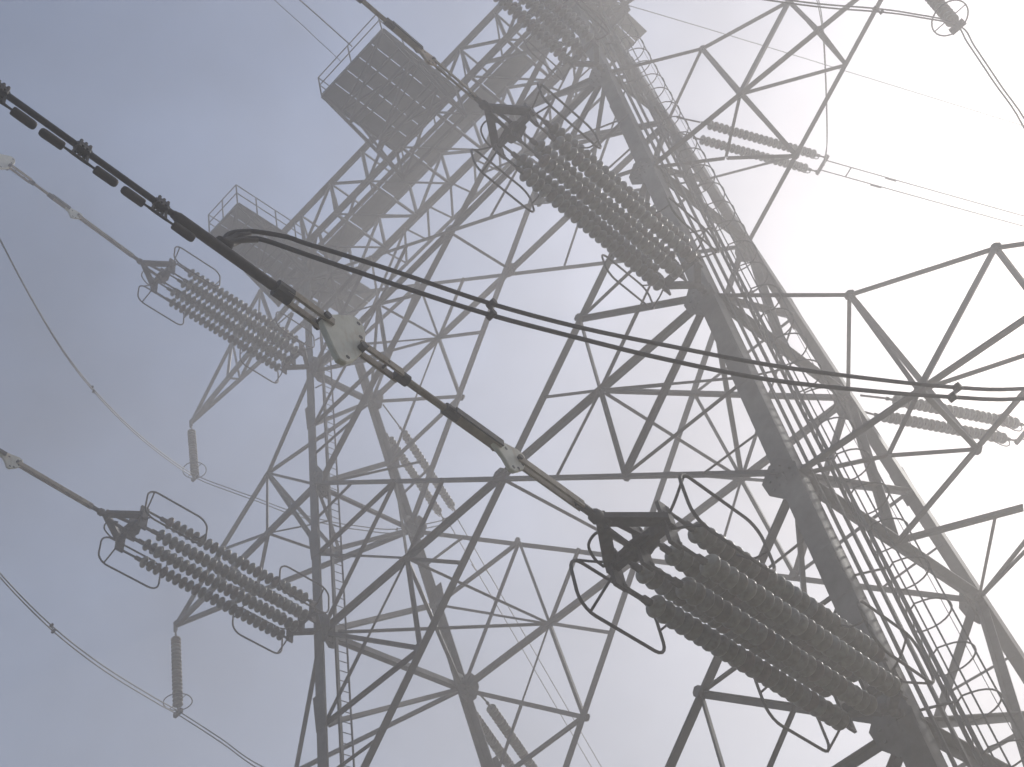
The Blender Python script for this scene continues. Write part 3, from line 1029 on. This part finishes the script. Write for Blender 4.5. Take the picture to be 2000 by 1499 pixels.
def twin(label, pts, off, mat=None, r=0.018, spacers=()):
    j = empty('jumper_loop', Matrix.Identity(4))
    tag(j, label, 'cable', 'twin jumper cables')
    o = Vector(off)
    pa, pb = pts, [Vector(q) + o for q in pts]
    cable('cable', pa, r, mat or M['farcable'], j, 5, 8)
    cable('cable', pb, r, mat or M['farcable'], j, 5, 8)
    for i in spacers:
        spacer(j, pa[i], pb[i], 0.035)
    return j

cC2 = ends['C2'][0] + ends['C2'][1] * 0.55
cC4 = ends['C4'][0] + ends['C4'][1] * 0.55
cA2 = ends['A2'][0] + ends['A2'][1] * 0.55
twin('grey twin jumper wires sagging past the lower left hanging insulator',
     [cC2, cC2 + V(-0.3, 0.5, 0.15), (-8.9, -9.94, 22.43), (-9.64, -8.76, 22.35), (-10.95, -6.65, 22.65), (-12.43, -4.28, 23.37), (-14.16, -1.51, 24.48), (-15.09, 0.0, 25.12),
      (-14.29, 0.88, 23.98), (-13.52, 1.7, 22.84), (-12.0, 3.4, 21.3), (-10.0, 5.6, 20.3), eD2], (0.02, 0.05, -0.17), None, 0.018, (4,))
twin('pale twin jumper wires sagging past the upper left hanging insulator',
     [cC4, cC4 + V(-0.3, 0.5, 0.1), (-7.58, -11.7, 32.78), (-8.21, -10.67, 32.32), (-9.17, -9.13, 31.99), (-10.16, -7.52, 31.88), (-11.2, -5.85, 32.25), (-12.52, -3.71, 33.11), (-14.01, -1.3, 34.46), (-15.5, 1.11, 36.1),
      (-14.45, 1.84, 34.92), (-13.71, 2.37, 34.14), (-12.85, 2.98, 33.19), (-11.73, 3.78, 32.17), (-10.89, 4.37, 31.57), (-9.85, 5.11, 30.99), eD4], (0.02, 0.05, -0.17), None, 0.018, (6, 15))
twin('pale twin jumper wires crossing the top right corner to the hanging insulator',
     [cA2, cA2 + V(0.3, 0.5, 0.3), (8.2, -9.9, 22.75), (9.3, -7.7, 23.15), (10.03, -6.15, 23.59), (10.58, -5.04, 23.86), (11.31, -3.58, 24.34), (12.06, -2.08, 24.99), (12.57, -1.05, 25.33), (13.1, 0.0, 25.45),
      (13.02, 0.13, 24.76), (12.86, 0.38, 23.56), (12.67, 0.67, 22.19), (12.0, 2.2, 20.6), (10.5, 5.0, 20.2), eB2], (0.05, 0.05, -0.19), None, 0.018, (7,))
twin('faint twin jumper wires hanging straight down to the far right insulator pair',
     [(13.1, 0.3, 36.2), (12.3, 1.2, 35.0), (11.65, 1.91, 33.85), (11.27, 2.33, 33.09), (10.85, 2.79, 32.47), (10.1, 3.62, 31.89), (8.93, 4.91, 31.2), eB4], (0.12, -0.12, 0.05), None, 0.015)

# far conductors: twin bundle leaving each far set
def far_span(label, e, direc, slope, L=70.0):
    d = Vector(direc)
    d.z = 0
    d.normalize()
    x = Vector((d.y, -d.x, 0))
    c = empty('conductor', Matrix.Translation(e))
    tag(c, label, 'cable', 'twin conductors on the far side')
    for s in (-0.17, 0.17):
        pts = [x * s + d * t + V(0, 0, slope * t + 0.0004 * t * t) for t in (0, 3, 8, 16, 30, 50, L)]
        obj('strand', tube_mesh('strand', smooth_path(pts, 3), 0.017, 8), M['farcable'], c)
        t = 2.2 + s
        pm = x * s + d * t + V(0, 0, slope * t - 0.07)
        member('damper_weight', pm - d * 0.2, pm + d * 0.2, 0.05, M['farcable'], c, UR)
    p = d * 0.9 + V(0, 0, slope * 0.9)
    member('spacer', p - x * 0.17, p + x * 0.17, 0.04, FT, c, UR)
    return c

far_span('faint twin conductors running off the right edge from the upper right insulator pair', eB4, DR, 0.01)
far_span('twin conductors beyond the right edge from the insulator pair under the black jumper', eB2, DR, 0.02)
far_span('faint twin conductors descending to the lower right behind the middle lattice', eD4, DL, -0.30)
far_span('twin conductors below the bottom edge from the far left leg', eD2, DL, -0.25)

# hanging jumper insulators ----------------------------------------------
def hanging(label, tip, bottom, rr=0.42):
    tip, bottom = Vector(tip), Vector(bottom)
    h = empty('hanging_insulator', Matrix.Translation(tip))
    tag(h, label, 'insulator', 'hanging insulators at the jumper arm tips')
    L = (bottom - tip).length
    ax = (bottom - tip).normalized()
    n = int((L - 0.42) / 0.146)
    core = tube_mesh('core_rod', [V(0, 0, 0), ax * 0.05, ax * 0.06, ax * (L - 0.06), ax * (L - 0.05), ax * L], [.04, .04, .028, .028, .05, .05], 8)
    obj('core_rod', core, FT, h)
    dm = frame(V(0, 0, 0), ax, (1, 0, 0))[0]
    for i in range(n):
        m = dm.copy()
        m.translation = ax * (0.26 + i * 0.146)
        obj('disc', DISC, None, h, m @ Matrix.Diagonal((1.12, 1.12, 0.88, 1)))
    ring = [ax * (L - 0.36) + V(rr * math.cos(a), rr * math.sin(a), 0) for a in [2 * math.pi * j / 28 for j in range(28)]]
    rg = obj('grading_ring', tube_mesh('grading_ring', ring, 0.018, 6, True), FT, h)
    member('ring_strut', ring[0], ring[14], 0.025, FT, rg, UR)
    member('suspension_clamp', ax * L + V(-0.18, 0, -0.04), ax * L + V(0.18, 0, -0.04), 0.14, FT, h, UB, (0, 0, 1), 0.10)
    return h

hanging('pale hanging insulator column at left, higher of the two', T1 + V(0, 0, -0.2), (-15.5, 1.1, 36.0))
hanging('ribbed grey hanging insulator column at lower left', T2 + V(0, 0, -0.2), (-15.1, 0.0, 25.1))
hanging('hanging insulator cut off by the top right corner', T3 + V(0, 0, -0.2), (13.1, 0.0, 25.30))
hanging('hanging insulator past the right edge on the lower right arm', T4 + V(0, 0, -0.2), (13.1, 0.0, 14.2))
hanging('hanging insulator above the top right edge on the topmost right arm', T5 + V(0, 0, -0.2), (13.1, 0.3, 36.2))

# earth wires at the platforms
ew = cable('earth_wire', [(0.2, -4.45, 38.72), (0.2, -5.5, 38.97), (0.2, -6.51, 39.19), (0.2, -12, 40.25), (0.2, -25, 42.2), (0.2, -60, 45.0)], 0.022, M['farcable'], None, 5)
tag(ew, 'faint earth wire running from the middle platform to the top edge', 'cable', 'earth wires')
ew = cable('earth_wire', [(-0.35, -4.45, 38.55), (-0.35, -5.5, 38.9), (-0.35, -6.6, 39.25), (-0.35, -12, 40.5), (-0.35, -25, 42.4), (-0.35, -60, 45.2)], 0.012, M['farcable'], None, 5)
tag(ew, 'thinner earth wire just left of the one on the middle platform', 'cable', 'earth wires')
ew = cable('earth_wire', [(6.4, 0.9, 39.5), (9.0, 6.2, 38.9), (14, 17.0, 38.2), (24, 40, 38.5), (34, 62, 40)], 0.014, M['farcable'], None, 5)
tag(ew, 'very faint earth wire slanting across the bright fog at right', 'cable', 'earth wires')

# ------------------------------------------------------------------ haze
HB = 114.0
ZTOP = 50.0
bm = bmesh.new()
bmesh.ops.create_cube(bm, size=1.0, matrix=Matrix.Translation((0, 0, (ZTOP - 2.0) / 2)) @ Matrix.Diagonal((2 * HB, 2 * HB, ZTOP + 2.0, 1)))
hm = bpy.data.meshes.new('haze')
bm.to_mesh(hm)
bm.free()
mh = bpy.data.materials.new('haze_air')
mh.use_nodes = True
nt = mh.node_tree
for nn in list(nt.nodes):
    if nn.type != 'OUTPUT_MATERIAL':
        nt.nodes.remove(nn)
pv = nt.nodes.new('ShaderNodeVolumePrincipled')
pv.inputs['Color'].default_value = (0.62, 0.602, 0.594, 1)
pv.inputs['Density'].default_value = HAZE_DENSITY
pv.inputs['Anisotropy'].default_value = HAZE_ANISO
nt.links.new(pv.outputs['Volume'], nt.nodes['Material Output'].inputs['Volume'])
hz = obj('haze', hm, mh)
hz['kind'] = 'stuff'
hz['label'] = 'pale even fog filling the air round the tower'
